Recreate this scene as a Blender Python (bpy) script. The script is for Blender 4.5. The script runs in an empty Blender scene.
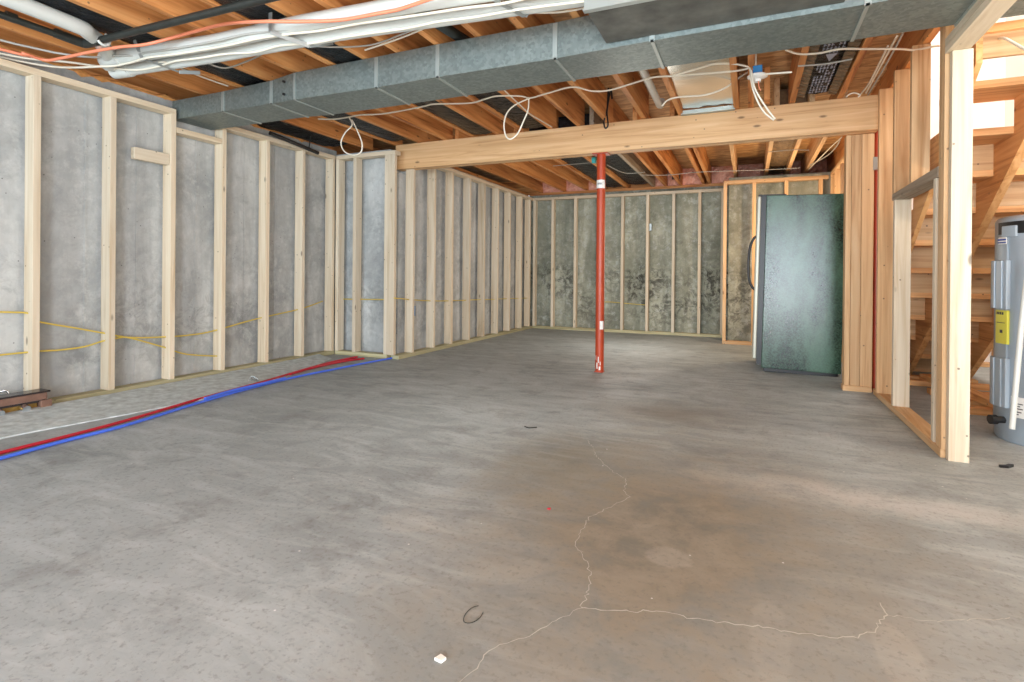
import bpy, bmesh, math, random
from mathutils import Vector, Matrix
random.seed(7)
SC = bpy.context.scene
COL = SC.collection
PI = math.pi

# ------------------------------------------------------------------ camera
CAM_F, CAM_YAW, CAM_ROLL, CAM_PITCH, CAM_CY, H = 543.65, 0.41168, 0.00866, 0.00246, 276.245, 0.81
cd = bpy.data.cameras.new('camera'); cam = bpy.data.objects.new('camera', cd); COL.objects.link(cam)
cd.sensor_width = 36.0; cd.lens = CAM_F / 1024 * 36; cd.shift_y = -(341 - CAM_CY) / 1024
cd.clip_start = 0.05; cd.clip_end = 100
cam.matrix_world = Matrix.Translation((0, 0, H)) @ Matrix.Rotation(CAM_YAW, 4, 'Z') @ Matrix.Rotation(PI/2 - CAM_PITCH, 4, 'X') @ Matrix.Rotation(CAM_ROLL, 4, 'Z')
SC.camera = cam

def px(x, y, ax, val):
    """survey helper: photo point seen on the plane  axis = val  -> metres"""
    x -= 512; y -= CAM_CY
    xr = x*math.cos(CAM_ROLL) + y*math.sin(CAM_ROLL); yr = -x*math.sin(CAM_ROLL) + y*math.cos(CAM_ROLL)
    r = xr/CAM_F; u2 = -yr/CAM_F
    d = math.cos(CAM_PITCH) + u2*math.sin(CAM_PITCH); u = u2*math.cos(CAM_PITCH) - math.sin(CAM_PITCH)
    s, c = math.sin(CAM_YAW), math.cos(CAM_YAW)
    R = (r*c - d*s, r*s + d*c, u); o = (0, 0, H)
    t = (val - o[ax]) / R[ax]
    return tuple(o[i] + R[i]*t for i in range(3))

# ------------------------------------------------------------------ materials
def srgb(r, g, b):
    f = lambda v: v/12.92 if v <= 0.04045 else ((v+0.055)/1.055)**2.4
    return (f(r/255), f(g/255), f(b/255), 1)

class NT:
    def __init__(s, name):
        s.m = bpy.data.materials.new(name); s.m.use_nodes = True
        s.t = s.m.node_tree; s.b = s.t.nodes['Principled BSDF']
    def n(s, kind, **kw):
        nd = s.t.nodes.new(kind)
        for k, v in kw.items():
            if k in nd.inputs.keys(): nd.inputs[k].default_value = v
            else: setattr(nd, k, v)
        return nd
    def l(s, a, b): s.t.links.new(a, b)
    def coords(s, scale=(1, 1, 1), rnd=True):
        tc = s.n('ShaderNodeTexCoord'); mp = s.n('ShaderNodeMapping'); mp.inputs['Scale'].default_value = scale
        if rnd:
            oi = s.n('ShaderNodeObjectInfo'); mu = s.n('ShaderNodeMath', operation='MULTIPLY'); mu.inputs[1].default_value = 37.0
            s.l(oi.outputs['Random'], mu.inputs[0]); va = s.n('ShaderNodeVectorMath', operation='ADD')
            s.l(tc.outputs['Object'], va.inputs[0]); s.l(mu.outputs[0], va.inputs[1]); s.l(va.outputs[0], mp.inputs['Vector'])
        else: s.l(tc.outputs['Object'], mp.inputs['Vector'])
        return mp.outputs['Vector']
    def noise(s, vec, scale, detail=4, rough=0.55, dist=0.0):
        nd = s.n('ShaderNodeTexNoise'); nd.inputs['Scale'].default_value = scale; nd.inputs['Detail'].default_value = detail
        nd.inputs['Roughness'].default_value = rough; nd.inputs['Distortion'].default_value = dist
        s.l(vec, nd.inputs['Vector']); return nd.outputs['Fac']
    def ramp(s, fac, stops):
        r = s.n('ShaderNodeValToRGB'); e = r.color_ramp.elements
        while len(e) < len(stops): e.new(0.5)
        for i, (p, c) in enumerate(stops):
            e[i].position = p; e[i].color = c if not isinstance(c, (int, float)) else (c, c, c, 1)
        s.l(fac, r.inputs['Fac']); return r.outputs['Color']
    def mix(s, fac, a, b, blend='MIX'):
        m = s.n('ShaderNodeMix', data_type='RGBA', blend_type=blend)
        if isinstance(fac, (int, float)): m.inputs[0].default_value = fac
        else: s.l(fac, m.inputs[0])
        for sock, v in ((m.inputs[6], a), (m.inputs[7], b)):
            if isinstance(v, tuple): sock.default_value = v
            else: s.l(v, sock)
        return m.outputs[2]
    def base(s, c):
        if isinstance(c, tuple): s.b.inputs['Base Color'].default_value = c
        else: s.l(c, s.b.inputs['Base Color'])
    def bump(s, fac, strength=0.2, dist=0.01):
        b = s.n('ShaderNodeBump'); b.inputs['Strength'].default_value = strength; b.inputs['Distance'].default_value = dist
        s.l(fac, b.inputs['Height']); s.l(b.outputs['Normal'], s.b.inputs['Normal'])
    def rough(s, v): s.b.inputs['Roughness'].default_value = v
    def metal(s, v): s.b.inputs['Metallic'].default_value = v

def plain(name, c, rough=0.5, metal=0.0, var=0.0, scale=30):
    t = NT(name); t.rough(rough); t.metal(metal)
    if var:
        f = t.noise(t.coords(), scale, 4)
        d = tuple(max(0, x*(1-var)) for x in c[:3]) + (1,); l = tuple(min(1, x*(1+var)) for x in c[:3]) + (1,)
        t.base(t.ramp(f, [(0.3, d), (0.7, l)]))
    else: t.base(c)
    return t.m

def wood(name, axis, light, mid, dark, knot=True, rough=0.62, grain=1.0):
    t = NT(name); sc = [22*grain, 22*grain, 22*grain]; sc[axis] = 0.9
    v = t.coords(tuple(sc))
    f = t.noise(v, 1.0, 5, 0.6, 1.2)
    c = t.ramp(f, [(0.30, dark), (0.48, mid), (0.70, light)])
    sc2 = [7*grain, 7*grain, 7*grain]; sc2[axis] = 0.5
    f2 = t.noise(t.coords(tuple(sc2)), 1.0, 3, 0.5, 0.6)
    c = t.mix(t.ramp(f2, [(0.42, 0.0), (0.75, 0.55)]), c, t.mix(0.5, mid, dark))
    oi = t.n('ShaderNodeObjectInfo')
    tint = t.ramp(oi.outputs['Random'], [(0.0, (0.86, 0.84, 0.82, 1)), (0.5, (1, 1, 1, 1)), (1.0, (1.06, 1.02, 0.97, 1))])
    c = t.mix(1.0, c, tint, 'MULTIPLY')
    if knot:
        sk = [9, 9, 9]; sk[axis] = 3.4
        vo = t.n('ShaderNodeTexVoronoi'); vo.inputs['Scale'].default_value = 1.0; t.l(t.coords(tuple(sk)), vo.inputs['Vector'])
        kf = t.ramp(vo.outputs['Distance'], [(0.05, 0.8), (0.11, 0.0)])
        c = t.mix(kf, c, tuple(x*0.3 for x in dark[:3]) + (1,))
    vn = t.n('ShaderNodeTexVoronoi'); vn.inputs['Scale'].default_value = 13.0; t.l(t.coords(), vn.inputs['Vector'])
    c = t.mix(t.ramp(vn.outputs['Distance'], [(0.05, 0.75), (0.085, 0.0)]), c, srgb(84, 66, 48))
    t.base(c); t.rough(rough); t.bump(f, 0.12, 0.004)
    return t.m

M = {}
AX = 'xyz'
for i in range(3):
    M['stud_'+AX[i]] = wood('spruce_'+AX[i], i, srgb(228, 216, 196), srgb(216, 201, 176), srgb(196, 174, 144))
    M['warm_'+AX[i]] = wood('fir_'+AX[i], i, srgb(222, 188, 146), srgb(208, 168, 122), srgb(180, 134, 88))
    M['joist_'+AX[i]] = wood('pine_'+AX[i], i, srgb(232, 174, 112), srgb(212, 144, 82), srgb(150, 84, 40), grain=0.7)
    M['tread_'+AX[i]] = wood('tread_'+AX[i], i, srgb(236, 186, 130), srgb(222, 164, 104), srgb(180, 118, 64))
    M['gray_'+AX[i]] = wood('weathered_'+AX[i], i, srgb(186, 172, 152), srgb(164, 148, 128), srgb(130, 114, 96))
M['plate_green'] = wood('treated_plate', 1, srgb(200, 196, 160), srgb(184, 178, 142), srgb(150, 142, 104), knot=False)
M['plate_green_x'] = wood('treated_plate_x', 0, srgb(200, 196, 160), srgb(184, 178, 142), srgb(150, 142, 104), knot=False)

def concrete_wall(name, base, lo, stain_amt, zc):
    t = NT(name); v = t.coords(rnd=False)
    f1 = t.noise(v, 1.6, 6, 0.62, 0.4); f2 = t.noise(v, 16, 6, 0.7)
    c = t.ramp(f1, [(0.3, lo), (0.62, base)])
    c = t.mix(t.ramp(f2, [(0.36, 0.45), (0.5, 0.0)]), c, srgb(208, 210, 206))
    f3 = t.noise(v, 7, 8, 0.75, 0.5)
    c = t.mix(t.ramp(f3, [(0.52, 0.0), (0.66, 0.55)]), c, lo)
    c = t.mix(t.ramp(f3, [(0.30, 0.5), (0.42, 0.0)]), c, srgb(206, 208, 204))
    # form-board streaks and dark mould stains with ragged edges
    st = t.noise(t.coords((5, 5, 0.8), False), 1.0, 5, 0.65, 0.5)
    c = t.mix(t.ramp(st, [(0.42, 0.0), (0.68, 0.75)]), c, lo)
    sep = t.n('ShaderNodeSeparateXYZ'); t.l(v, sep.inputs[0])
    band = t.ramp(sep.outputs['Z'], [(0.0, 0.35), (zc*0.6, 0.9), (min(1, zc), 1.0), (1.0, 0.35)])
    sp = t.noise(v, 9, 8, 0.78, 0.6); big = t.noise(v, 1.3, 3, 0.5)
    mu = t.n('ShaderNodeMath', operation='MULTIPLY'); t.l(t.ramp(sp, [(0.455, 0.0), (0.57, 1.0)]), mu.inputs[0]); t.l(t.ramp(big, [(0.34, 0.15), (0.58, 1.0)]), mu.inputs[1])
    mu2 = t.n('ShaderNodeMath', operation='MULTIPLY'); t.l(mu.outputs[0], mu2.inputs[0]); t.l(band, mu2.inputs[1])
    mu3 = t.n('ShaderNodeMath', operation='MULTIPLY'); t.l(mu2.outputs[0], mu3.inputs[0]); mu3.inputs[1].default_value = stain_amt
    c = t.mix(mu3.outputs[0], c, srgb(62, 60, 52))
    hole = t.n('ShaderNodeTexVoronoi'); hole.inputs['Scale'].default_value = 14; t.l(v, hole.inputs['Vector'])
    c = t.mix(t.ramp(hole.outputs['Distance'], [(0.03, 0.8), (0.07, 0.0)]), c, srgb(70, 68, 64))
    t.base(c); t.rough(0.85); t.bump(f2, 0.25, 0.006)
    return t.m
M['wall_near'] = concrete_wall('poured_concrete', srgb(196, 198, 196), srgb(150, 153, 153), 0.30, 0.5)
M['wall_back'] = concrete_wall('stained_concrete', srgb(178, 178, 160), srgb(120, 122, 106), 1.0, 0.85)

def floor_mat():
    t = NT('floor_concrete'); v = t.coords(rnd=False)
    f1 = t.noise(v, 0.9, 6, 0.6, 0.6); f2 = t.noise(v, 5, 8, 0.7, 0.3); f3 = t.noise(v, 60, 5, 0.7)
    c = t.ramp(f1, [(0.32, srgb(134, 142, 143)), (0.66, srgb(164, 172, 174))])
    # trowel swirls
    sw = t.noise(t.coords((2.2, 7, 1), False), 1.0, 6, 0.65, 1.3)
    c = t.mix(t.ramp(sw, [(0.44, 0.0), (0.66, 0.5)]), c, srgb(190, 198, 200))
    # brown water stain in the middle of the slab and patches further off
    def blob(x, y, rx, ry, lo, hi):
        mp = t.n('ShaderNodeMapping'); mp.inputs['Location'].default_value = (-x/rx, -y/ry, 0); mp.inputs['Scale'].default_value = (1/rx, 1/ry, 0)
        tc = t.n('ShaderNodeTexCoord'); t.l(tc.outputs['Object'], mp.inputs['Vector'])
        ln = t.n('ShaderNodeVectorMath', operation='LENGTH'); t.l(mp.outputs[0], ln.inputs[0])
        ad = t.n('ShaderNodeMath', operation='MULTIPLY_ADD'); t.l(f2, ad.inputs[0]); ad.inputs[1].default_value = 0.9; t.l(ln.outputs['Value'], ad.inputs[2])
        sb = t.n('ShaderNodeMath', operation='SUBTRACT'); t.l(ad.outputs[0], sb.inputs[0]); sb.inputs[1].default_value = 0.45
        return t.ramp(sb.outputs[0], [(lo, 1.0), (hi, 0.0)])
    half = lambda s, k: t.mix(1.0, s, (k, k, k, 1), 'MULTIPLY')
    c = t.mix(half(blob(-0.25, 1.75, 0.85, 1.35, 0.25, 1.05), 0.80), c, t.mix(t.ramp(f2, [(0.40, 0.0), (0.62, 1.0)]), srgb(134, 120, 98), srgb(106, 94, 72)))
    c = t.mix(half(blob(-0.45, 3.3, 0.55, 0.45, 0.1, 1.0), 0.55), c, srgb(112, 98, 74))
    c = t.mix(half(blob(-0.75, 2.3, 0.5, 0.6, 0.2, 1.0), 0.35), c, srgb(110, 98, 66))
    c = t.mix(half(blob(0.35, 1.6, 0.7, 0.8, 0.3, 1.0), 0.25), c, srgb(132, 126, 112))
    for (x, y, rx, ry, k) in ((-0.21, 1.62, 0.075, 0.07, 0.17), (0.05, 1.35, 0.05, 0.2, 0.10), (-1.02, 1.5, 0.10, 0.10, 0.16), (0.30, 1.40, .05, .12, .14)):
        c = t.mix(half(blob(x, y, rx, ry, 0.75, 0.95), k), c, srgb(196, 190, 180))
    c = t.mix(half(blob(0.45, 2.35, 0.75, 0.16, 0.3, 1.0), 0.5), c, srgb(196, 194, 190))
    c = t.mix(t.ramp(f3, [(0.34, 0.45), (0.47, 0.0)]), c, srgb(104, 102, 96))
    c = t.mix(t.ramp(f2, [(0.52, 0.0), (0.72, 0.55)]), c, srgb(112, 112, 108))
    sp = t.n('ShaderNodeTexVoronoi'); sp.inputs['Scale'].default_value = 9; t.l(v, sp.inputs['Vector'])
    c = t.mix(t.ramp(sp.outputs['Distance'], [(0.018, 0.9), (0.035, 0.0)]), c, srgb(225, 225, 225))
    t.base(c)
    r = t.ramp(f2, [(0.3, 0.55), (0.7, 0.8)]); t.l(r, t.b.inputs['Roughness']); t.bump(f3, 0.15, 0.003)
    return t.m
M['floor'] = floor_mat()
M['curb'] = plain('rough_mortar', srgb(188, 196, 196), 0.9, 0, 0.25, 22)
M['crack'] = plain('crack_dust', srgb(186, 184, 176), 0.9)
M['foam'] = plain('spray_foam', srgb(226, 160, 92), 0.8, 0, 0.2, 25)

def galv(name, c1, c2, rough=0.42, metal=0.75, sc=26):
    t = NT(name); v = t.coords()
    vo = t.n('ShaderNodeTexVoronoi'); vo.inputs['Scale'].default_value = sc; t.l(v, vo.inputs['Vector'])
    f = t.noise(v, 4, 4); sepc = t.n('ShaderNodeSeparateColor'); t.l(vo.outputs['Color'], sepc.inputs[0])
    c = t.ramp(sepc.outputs[0], [(0.0, c1), (1.0, c2)])
    c = t.mix(t.ramp(f, [(0.4, 0.0), (0.7, 0.35)]), c, c1)
    t.base(c); t.rough(rough); t.metal(metal); return t.m
M['duct'] = galv('galvanised_steel', srgb(118, 128, 126), srgb(142, 152, 148), 0.5, 0.65, 70)
M['duct_seam'] = plain('seam_steel', srgb(168, 176, 172), 0.45, 0.6)
M['foil'] = plain('bright_sheet_metal', srgb(214, 212, 206), 0.22, 0.95, 0.06, 6)
M['plenum'] = plain('dusty_black_duct', srgb(92, 92, 86), 0.7, 0.2, 0.35, 9)
M['pvc'] = plain('white_pvc', srgb(202, 204, 198), 0.4, 0, 0.03, 8)
M['cable_white'] = plain('white_cable_sheath', srgb(224, 216, 198), 0.45)
M['cable_yellow'] = plain('yellow_cable_sheath', srgb(212, 186, 84), 0.45)
M['cable_gray'] = plain('gray_cable_sheath', srgb(170, 168, 160), 0.5)
M['pex_orange'] = plain('orange_tube', srgb(232, 138, 104), 0.4)
M['pex_red'] = plain('red_tube', srgb(186, 28, 48), 0.35)
M['pex_blue'] = plain('blue_tube', srgb(70, 110, 226), 0.35)
M['iron'] = plain('black_iron', srgb(52, 54, 50), 0.5, 0.4, 0.2, 20)
M['black'] = plain('black_plastic', srgb(22, 22, 23), 0.4)
M['strap'] = plain('perforated_strap', srgb(168, 172, 170), 0.4, 0.7)
M['red_paint'] = plain('red_steel_paint', srgb(176, 66, 34), 0.38, 0.0, 0.10, 10)
M['film_ink'] = plain('film_print', srgb(150, 158, 176), 0.5)
M['label'] = plain('paper_label', srgb(232, 230, 224), 0.6)
M['ink'] = plain('label_ink', srgb(60, 60, 62), 0.6)
M['yellow_label'] = plain('yellow_label', srgb(214, 206, 74), 0.5)
M['blue'] = plain('blue_box_plastic', srgb(58, 136, 200), 0.4)
M['blue_ink'] = plain('blue_print', srgb(50, 70, 150), 0.5)
M['porcelain'] = plain('white_porcelain', srgb(236, 234, 228), 0.25)
M['tank'] = plain('gray_enamel', srgb(150, 160, 168), 0.35, 0.1, 0.03, 6)
M['tank_cover'] = plain('gray_cover', srgb(160, 172, 182), 0.32, 0.15)
M['drywall'] = plain('white_drywall', srgb(238, 232, 226), 0.8)
M['chrome'] = plain('chrome', srgb(220, 225, 230), 0.12, 1.0)
M['door_steel'] = plain('stainless_door', srgb(176, 174, 158), 0.4, 0.3)
M['rail_brown'] = plain('brown_lacquer', srgb(128, 98, 84), 0.3, 0.1, 0.2, 20)
M['rail_dark'] = plain('dark_lacquer', srgb(52, 46, 46), 0.25, 0.1)
M['brass'] = plain('aged_brass', srgb(150, 118, 58), 0.35, 0.5)

def freezer_mat():
    t = NT('textured_black_enamel'); v = t.coords()
    f = t.noise(v, 85, 3, 0.7); g = t.noise(t.coords((3, 3, 1.2)), 1.6, 3)
    c = t.ramp(f, [(0.38, srgb(10, 20, 16)), (0.62, srgb(62, 92, 76))])
    c = t.mix(t.ramp(g, [(0.42, 0.0), (0.62, 0.6)]), c, srgb(92, 128, 106))
    t.base(c); t.rough(0.24); t.b.inputs['Specular IOR Level'].default_value = 0.5; t.bump(f, 0.25, 0.002); return t.m
M['freezer'] = freezer_mat()

def film_mat(printed):
    t = NT('printed_black_film' if printed else 'black_film'); v = t.coords()
    f = t.noise(v, 22, 6, 0.7, 1.0)
    c = t.ramp(f, [(0.5, srgb(8, 9, 12)), (0.8, srgb(40, 45, 54))])
    t.base(c); t.rough(0.34); t.b.inputs['Specular IOR Level'].default_value = 0.3; t.bump(f, 0.9, 0.02); return t.m
M['film'] = film_mat(False); M['film_print'] = film_mat(True)
def kraft():
    t = NT('kraft_paper'); f = t.noise(t.coords(), 14, 5, 0.7, 0.8)
    t.base(t.ramp(f, [(0.3, srgb(80, 62, 44)), (0.7, srgb(138, 112, 80))])); t.rough(0.6); t.bump(f, 0.6, 0.012); return t.m
M['kraft'] = kraft()
def pinkmat():
    t = NT('pink_fibreglass'); f = t.noise(t.coords(), 26, 8, 0.75, 0.6)
    t.base(t.ramp(f, [(0.3, srgb(226, 150, 126)), (0.7, srgb(252, 204, 184))])); t.rough(0.95); t.bump(f, 1.0, 0.02); return t.m
M['pink'] = pinkmat()
def osb():
    t = NT('strand_board'); v = t.coords((1, 3.2, 1), False)
    vo = t.n('ShaderNodeTexVoronoi'); vo.inputs['Scale'].default_value = 9; t.l(v, vo.inputs['Vector'])
    f = t.noise(t.coords((6, 26, 6), False), 1.0, 5, 0.6, 1.0)
    sepc = t.n('ShaderNodeSeparateColor'); t.l(vo.outputs['Color'], sepc.inputs[0])
    c = t.ramp(sepc.outputs[0], [(0, srgb(176, 130, 82)), (1, srgb(226, 184, 130))])
    c = t.mix(t.ramp(f, [(0.4, 0.0), (0.65, 0.6)]), c, srgb(140, 96, 58))
    t.base(c); t.rough(0.75); return t.m
M['osb'] = osb()

# ------------------------------------------------------------------ mesh helpers
class MB:
    def __init__(s): s.v = []; s.f = []; s.smooth = []
    def add(s, vs, fs, smooth=False):
        o = len(s.v); s.v += [tuple(v) for v in vs]
        for f in fs: s.f.append(tuple(o+i for i in f)); s.smooth.append(smooth)
        return s
    def box(s, x0, x1, y0, y1, z0, z1):
        vs = [(x0,y0,z0),(x1,y0,z0),(x1,y1,z0),(x0,y1,z0),(x0,y0,z1),(x1,y0,z1),(x1,y1,z1),(x0,y1,z1)]
        return s.add(vs, [(0,3,2,1),(4,5,6,7),(0,1,5,4),(1,2,6,5),(2,3,7,6),(3,0,4,7)])
    def hexa(s, a, b):     # two quads (lists of 4 points, same winding)
        return s.add(list(a)+list(b), [(3,2,1,0),(4,5,6,7),(0,1,5,4),(1,2,6,5),(2,3,7,6),(3,0,4,7)])
    def prism(s, poly, ax, a0, a1):
        n = len(poly)
        def P(p, a): q = list(p); q.insert(ax, a); return tuple(q)
        vs = [P(p, a0) for p in poly] + [P(p, a1) for p in poly]
        fs = [tuple(range(n-1, -1, -1)), tuple(range(n, 2*n))] + [(i, (i+1) % n, n+(i+1) % n, n+i) for i in range(n)]
        return s.add(vs, fs)
    def tube(s, pts, r, n=8, smooth_path=True, step=6):
        P = [Vector(p) for p in pts]
        if smooth_path and len(P) > 2:
            Q = []
            for i in range(len(P)-1):
                p0 = P[max(i-1, 0)]; p1 = P[i]; p2 = P[i+1]; p3 = P[min(i+2, len(P)-1)]
                for k in range(step):
                    t = k/step
                    Q.append(0.5*((2*p1) + (-p0+p2)*t + (2*p0-5*p1+4*p2-p3)*t*t + (-p0+3*p1-3*p2+p3)*t**3))
            Q.append(P[-1]); P = Q
        vs = []; up = None
        for i, p in enumerate(P):
            d = (P[min(i+1, len(P)-1)] - P[max(i-1, 0)]).normalized()
            if up is None:
                up = Vector((0, 0, 1)) if abs(d.z) < 0.9 else Vector((1, 0, 0))
            a = (up - d*up.dot(d))
            if a.length < 1e-4: a = d.orthogonal()
            a.normalize(); up = a; b = d.cross(a)
            rr = r(i/(len(P)-1)) if callable(r) else r
            for k in range(n):
                an = 2*PI*k/n; vs.append(p + a*math.cos(an)*rr + b*math.sin(an)*rr)
        m = len(P); fs = []
        for i in range(m-1):
            for k in range(n): fs.append((i*n+k, i*n+(k+1) % n, (i+1)*n+(k+1) % n, (i+1)*n+k))
        s.add(vs, fs, True)
        s.add([vs[k] for k in range(n)], [tuple(range(n-1, -1, -1))]); s.add([vs[(m-1)*n+k] for k in range(n)], [tuple(range(n))])
        return s
    def lathe(s, prof, cx, cy, n=32, cap=True):
        vs = []; fs = []
        for (r, z) in prof:
            for k in range(n): a = 2*PI*k/n; vs.append((cx+r*math.cos(a), cy+r*math.sin(a), z))
        for i in range(len(prof)-1):
            for k in range(n): fs.append((i*n+k, i*n+(k+1) % n, (i+1)*n+(k+1) % n, (i+1)*n+k))
        s.add(vs, fs, True)
        if cap:
            s.add([vs[k] for k in range(n)], [tuple(range(n-1, -1, -1))]); s.add([vs[(len(prof)-1)*n+k] for k in range(n)], [tuple(range(n))])
        return s
    def arc(s, cx, cy, r0, r1, a0, a1, z0, z1, n=10):   # curved shell panel
        vs = []; fs = []
        for i in range(n+1):
            a = a0+(a1-a0)*i/n; c, q = math.cos(a), math.sin(a)
            vs += [(cx+r0*c, cy+r0*q, z0), (cx+r1*c, cy+r1*q, z0), (cx+r1*c, cy+r1*q, z1), (cx+r0*c, cy+r0*q, z1)]
        for i in range(n):
            b = i*4; fs += [(b, b+1, b+5, b+4), (b+1, b+2, b+6, b+5), (b+2, b+3, b+7, b+6), (b+3, b, b+4, b+7)]
        fs += [(3, 2, 1, 0), (n*4, n*4+1, n*4+2, n*4+3)]
        return s.add(vs, fs)
    def build(s, name, mat, parent=None, bevel=0.0):
        me = bpy.data.meshes.new(name); me.from_pydata(s.v, [], s.f); me.validate()
        for p, sm in zip(me.polygons, s.smooth): p.use_smooth = sm
        bm = bmesh.new(); bm.from_mesh(me); bmesh.ops.recalc_face_normals(bm, faces=bm.faces); bm.to_mesh(me); bm.free()
        me.materials.append(M[mat] if isinstance(mat, str) else mat)
        o = bpy.data.objects.new(name, me); COL.objects.link(o)
        if parent is not None: o.parent = parent; o.matrix_parent_inverse = Matrix.Translation(parent.location).inverted()
        if bevel:
            b = o.modifiers.new('bevel', 'BEVEL'); b.width = bevel; b.segments = 2; b.limit_method = 'ANGLE'
        return o

def tag(o, label, cat, group=None):
    o['label'] = label; o['category'] = cat; o['kind'] = 'thing'
    if group: o['group'] = group
    return o
def thing(name, label, cat, loc, group=None):
    o = bpy.data.objects.new(name, None); COL.objects.link(o); o.location = loc; o.empty_display_size = 0.1
    return tag(o, label, cat, group)
def struct(o, label=None):
    o['kind'] = 'structure'
    if label: o['label'] = label
    return o
def B(*a): return MB().box(*a)
ORD = 'first second third fourth fifth sixth seventh eighth ninth tenth eleventh twelfth thirteenth fourteenth fifteenth sixteenth'.split()

# ------------------------------------------------------------------ key dimensions (metres)
XN, XF, XR = -3.805, -3.03, 0.82          # faces of the near-left, far-left and stair stud walls
YJ, YB, HT = 4.28, 7.73, 1.985            # jog wall face, back stud wall face, top of the stud walls
JB, JT = 2.078, 2.313                     # joist bottom and top
SD, ST = 0.089, 0.038                     # two-by-four section

# ------------------------------------------------------------------ setting
fl = MB().box(-6, 4.5, -3.2, 9, -0.12, 0.0); struct(fl.build('floor', 'floor'), 'bare grey concrete floor with brown water stains and cracks')
FLOOR = bpy.data.objects['floor']
def crack(pts, w):
    P = [Vector(px(x, y, 2, 0.0)) for x, y in pts]
    Q = []
    for i in range(len(P)-1):
        a, b = P[i], P[i+1]; n = max(2, int((b-a).length/0.012))
        for k in range(n):
            q = a.lerp(b, k/n); j = min(0.006, (b-a).length*0.08)
            Q.append(q + Vector((random.uniform(-j, j), random.uniform(-j, j), 0)))
    Q.append(P[-1]); m = MB(); vs = []; fs = []
    for i, q in enumerate(Q):
        d = (Q[min(i+1, len(Q)-1)] - Q[max(i-1, 0)]).normalized(); s = Vector((-d.y, d.x, 0)); ww = w*random.uniform(0.4, 1.2)
        vs += [q + s*ww + Vector((0, 0, .0008)), q - s*ww + Vector((0, 0, .0008))]
    for i in range(len(Q)-1): fs.append((2*i, 2*i+1, 2*i+3, 2*i+2))
    return m.add(vs, fs)
cr = MB()
for pts, w in (([(588,440),(592,446),(597,457),(606,466),(614,473),(627,479),(624,490),(629,497),(612,507),(590,517),(576,540),(577,550),(586,560),(590,575),(588,592),(581,608),(560,619),(545,628),(520,640),(500,645),(485,655),(476,668),(458,684)], 0.0011),
               ([(581,608),(620,611),(660,612),(700,620),(740,624),(780,630),(830,637),(858,638),(872,631),(888,615)], 0.0016),
               ([(888,615),(880,603)], 0.0014), ([(888,615),(930,622),(1010,618)], 0.0009), ([(577,550),(583,552)], .001)):
    c_ = crack(pts, w); cr.add(c_.v, c_.f)
cro = cr.build('floor_crack', 'crack', FLOOR); cro['label'] = 'pale jagged hairline cracks across the slab'

# concrete walls
m = MB(); m.prism([(-4.15, -3.0), (-3.92, -3.0), (-3.92, 4.42), (-3.145, 4.42), (-3.145, 8.1), (-4.15, 8.1)], 2, 0, 1.80)
m.prism([(-4.15, -3.0), (-3.92, -3.0), (-3.92, 4.42), (-3.24, 4.42), (-3.24, 4.60), (-3.145, 4.60), (-3.145, 8.1), (-4.15, 8.1)], 2, 1.80, 2.035); m.box(-4.15, -3.92, -3.0, 4.42, 2.035, 2.072)
for y in (1.1, 1.62, 2.1, 2.42, 2.86, 3.3, 3.62): m.box(-3.9215, -3.9165, y, y+0.012, 0, 2.03)     # ridges left by the form joints
WL = struct(m.build('wall_left', 'wall_near'), 'grey poured concrete foundation wall behind the left studs')
m = MB(); m.prism([(-3.145, 7.84), (-0.24, 7.84), (-0.24, 7.24), (1.02, 7.24), (1.02, 8.1), (-3.145, 8.1)], 2, 0, 2.035)
for x in (-2.55, -2.1, -1.5, -1.16, -0.78, -0.45): m.box(x, x+0.012, 7.836, 7.842, 0, 2.03)
struct(m.build('wall_back', 'wall_back'), 'dark stained concrete foundation wall at the far end')
struct(B(2.15, 2.3, -3.0, 8.1, 0, 4.6).build('wall_right', 'drywall'), 'white wall beyond the stairs')
# the wall behind the camera, with a wide glazed opening that lets the daylight in
m = MB(); m.box(-4.15, -3.4, -3.2, -3.0, 0, 2.035); m.box(-3.4, -1.2, -3.2, -3.0, 0, .6); m.box(-3.4, -1.2, -3.2, -3.0, 1.85, 2.035)
m.box(-1.2, 0.2, -3.2, -3.0, 0, 2.035); m.box(.2, 1.5, -3.2, -3.0, 1.98, 2.035); m.box(1.5, 2.3, -3.2, -3.0, 0, 2.035)
struct(m.build('wall_front', 'wall_near'))
# sill plates and rim boards carrying the joists
struct(B(-4.1, -3.945, -3.0, 4.40, 2.073, 2.11).build('trim_1', 'joist_y'), 'sill plate on top of the left foundation wall')
struct(B(-3.30, -3.16, 4.62, 7.84, 2.035, JB-.002).build('trim_2', 'joist_y'))
struct(B(-3.145, 1.02, 7.86, 8.0, 2.035, JB-.002).build('trim_3', 'joist_x'))
struct(B(-4.15, 2.3, 8.02, 8.06, JB, JT).build('trim_4', 'joist_x'), 'rim board behind the pink batts')
struct(B(-4.15, -4.11, -3.0, 8.02, JB, JT).build('trim_5', 'joist_y'))
# lumpy spray foam bead along the sill
m = MB(); 
pts = [(-3.935, -0.5+0.06*i, 2.078+random.uniform(-.006, .012)) for i in range(76)]
m.tube(pts, lambda t: 0.016+0.010*math.sin(t*211)+0.006*math.sin(t*517), 7, False)
fo = m.build('foam_bead', 'foam'); tag(fo, 'lumpy orange spray foam bead along the top of the left concrete wall', 'foam')
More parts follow.
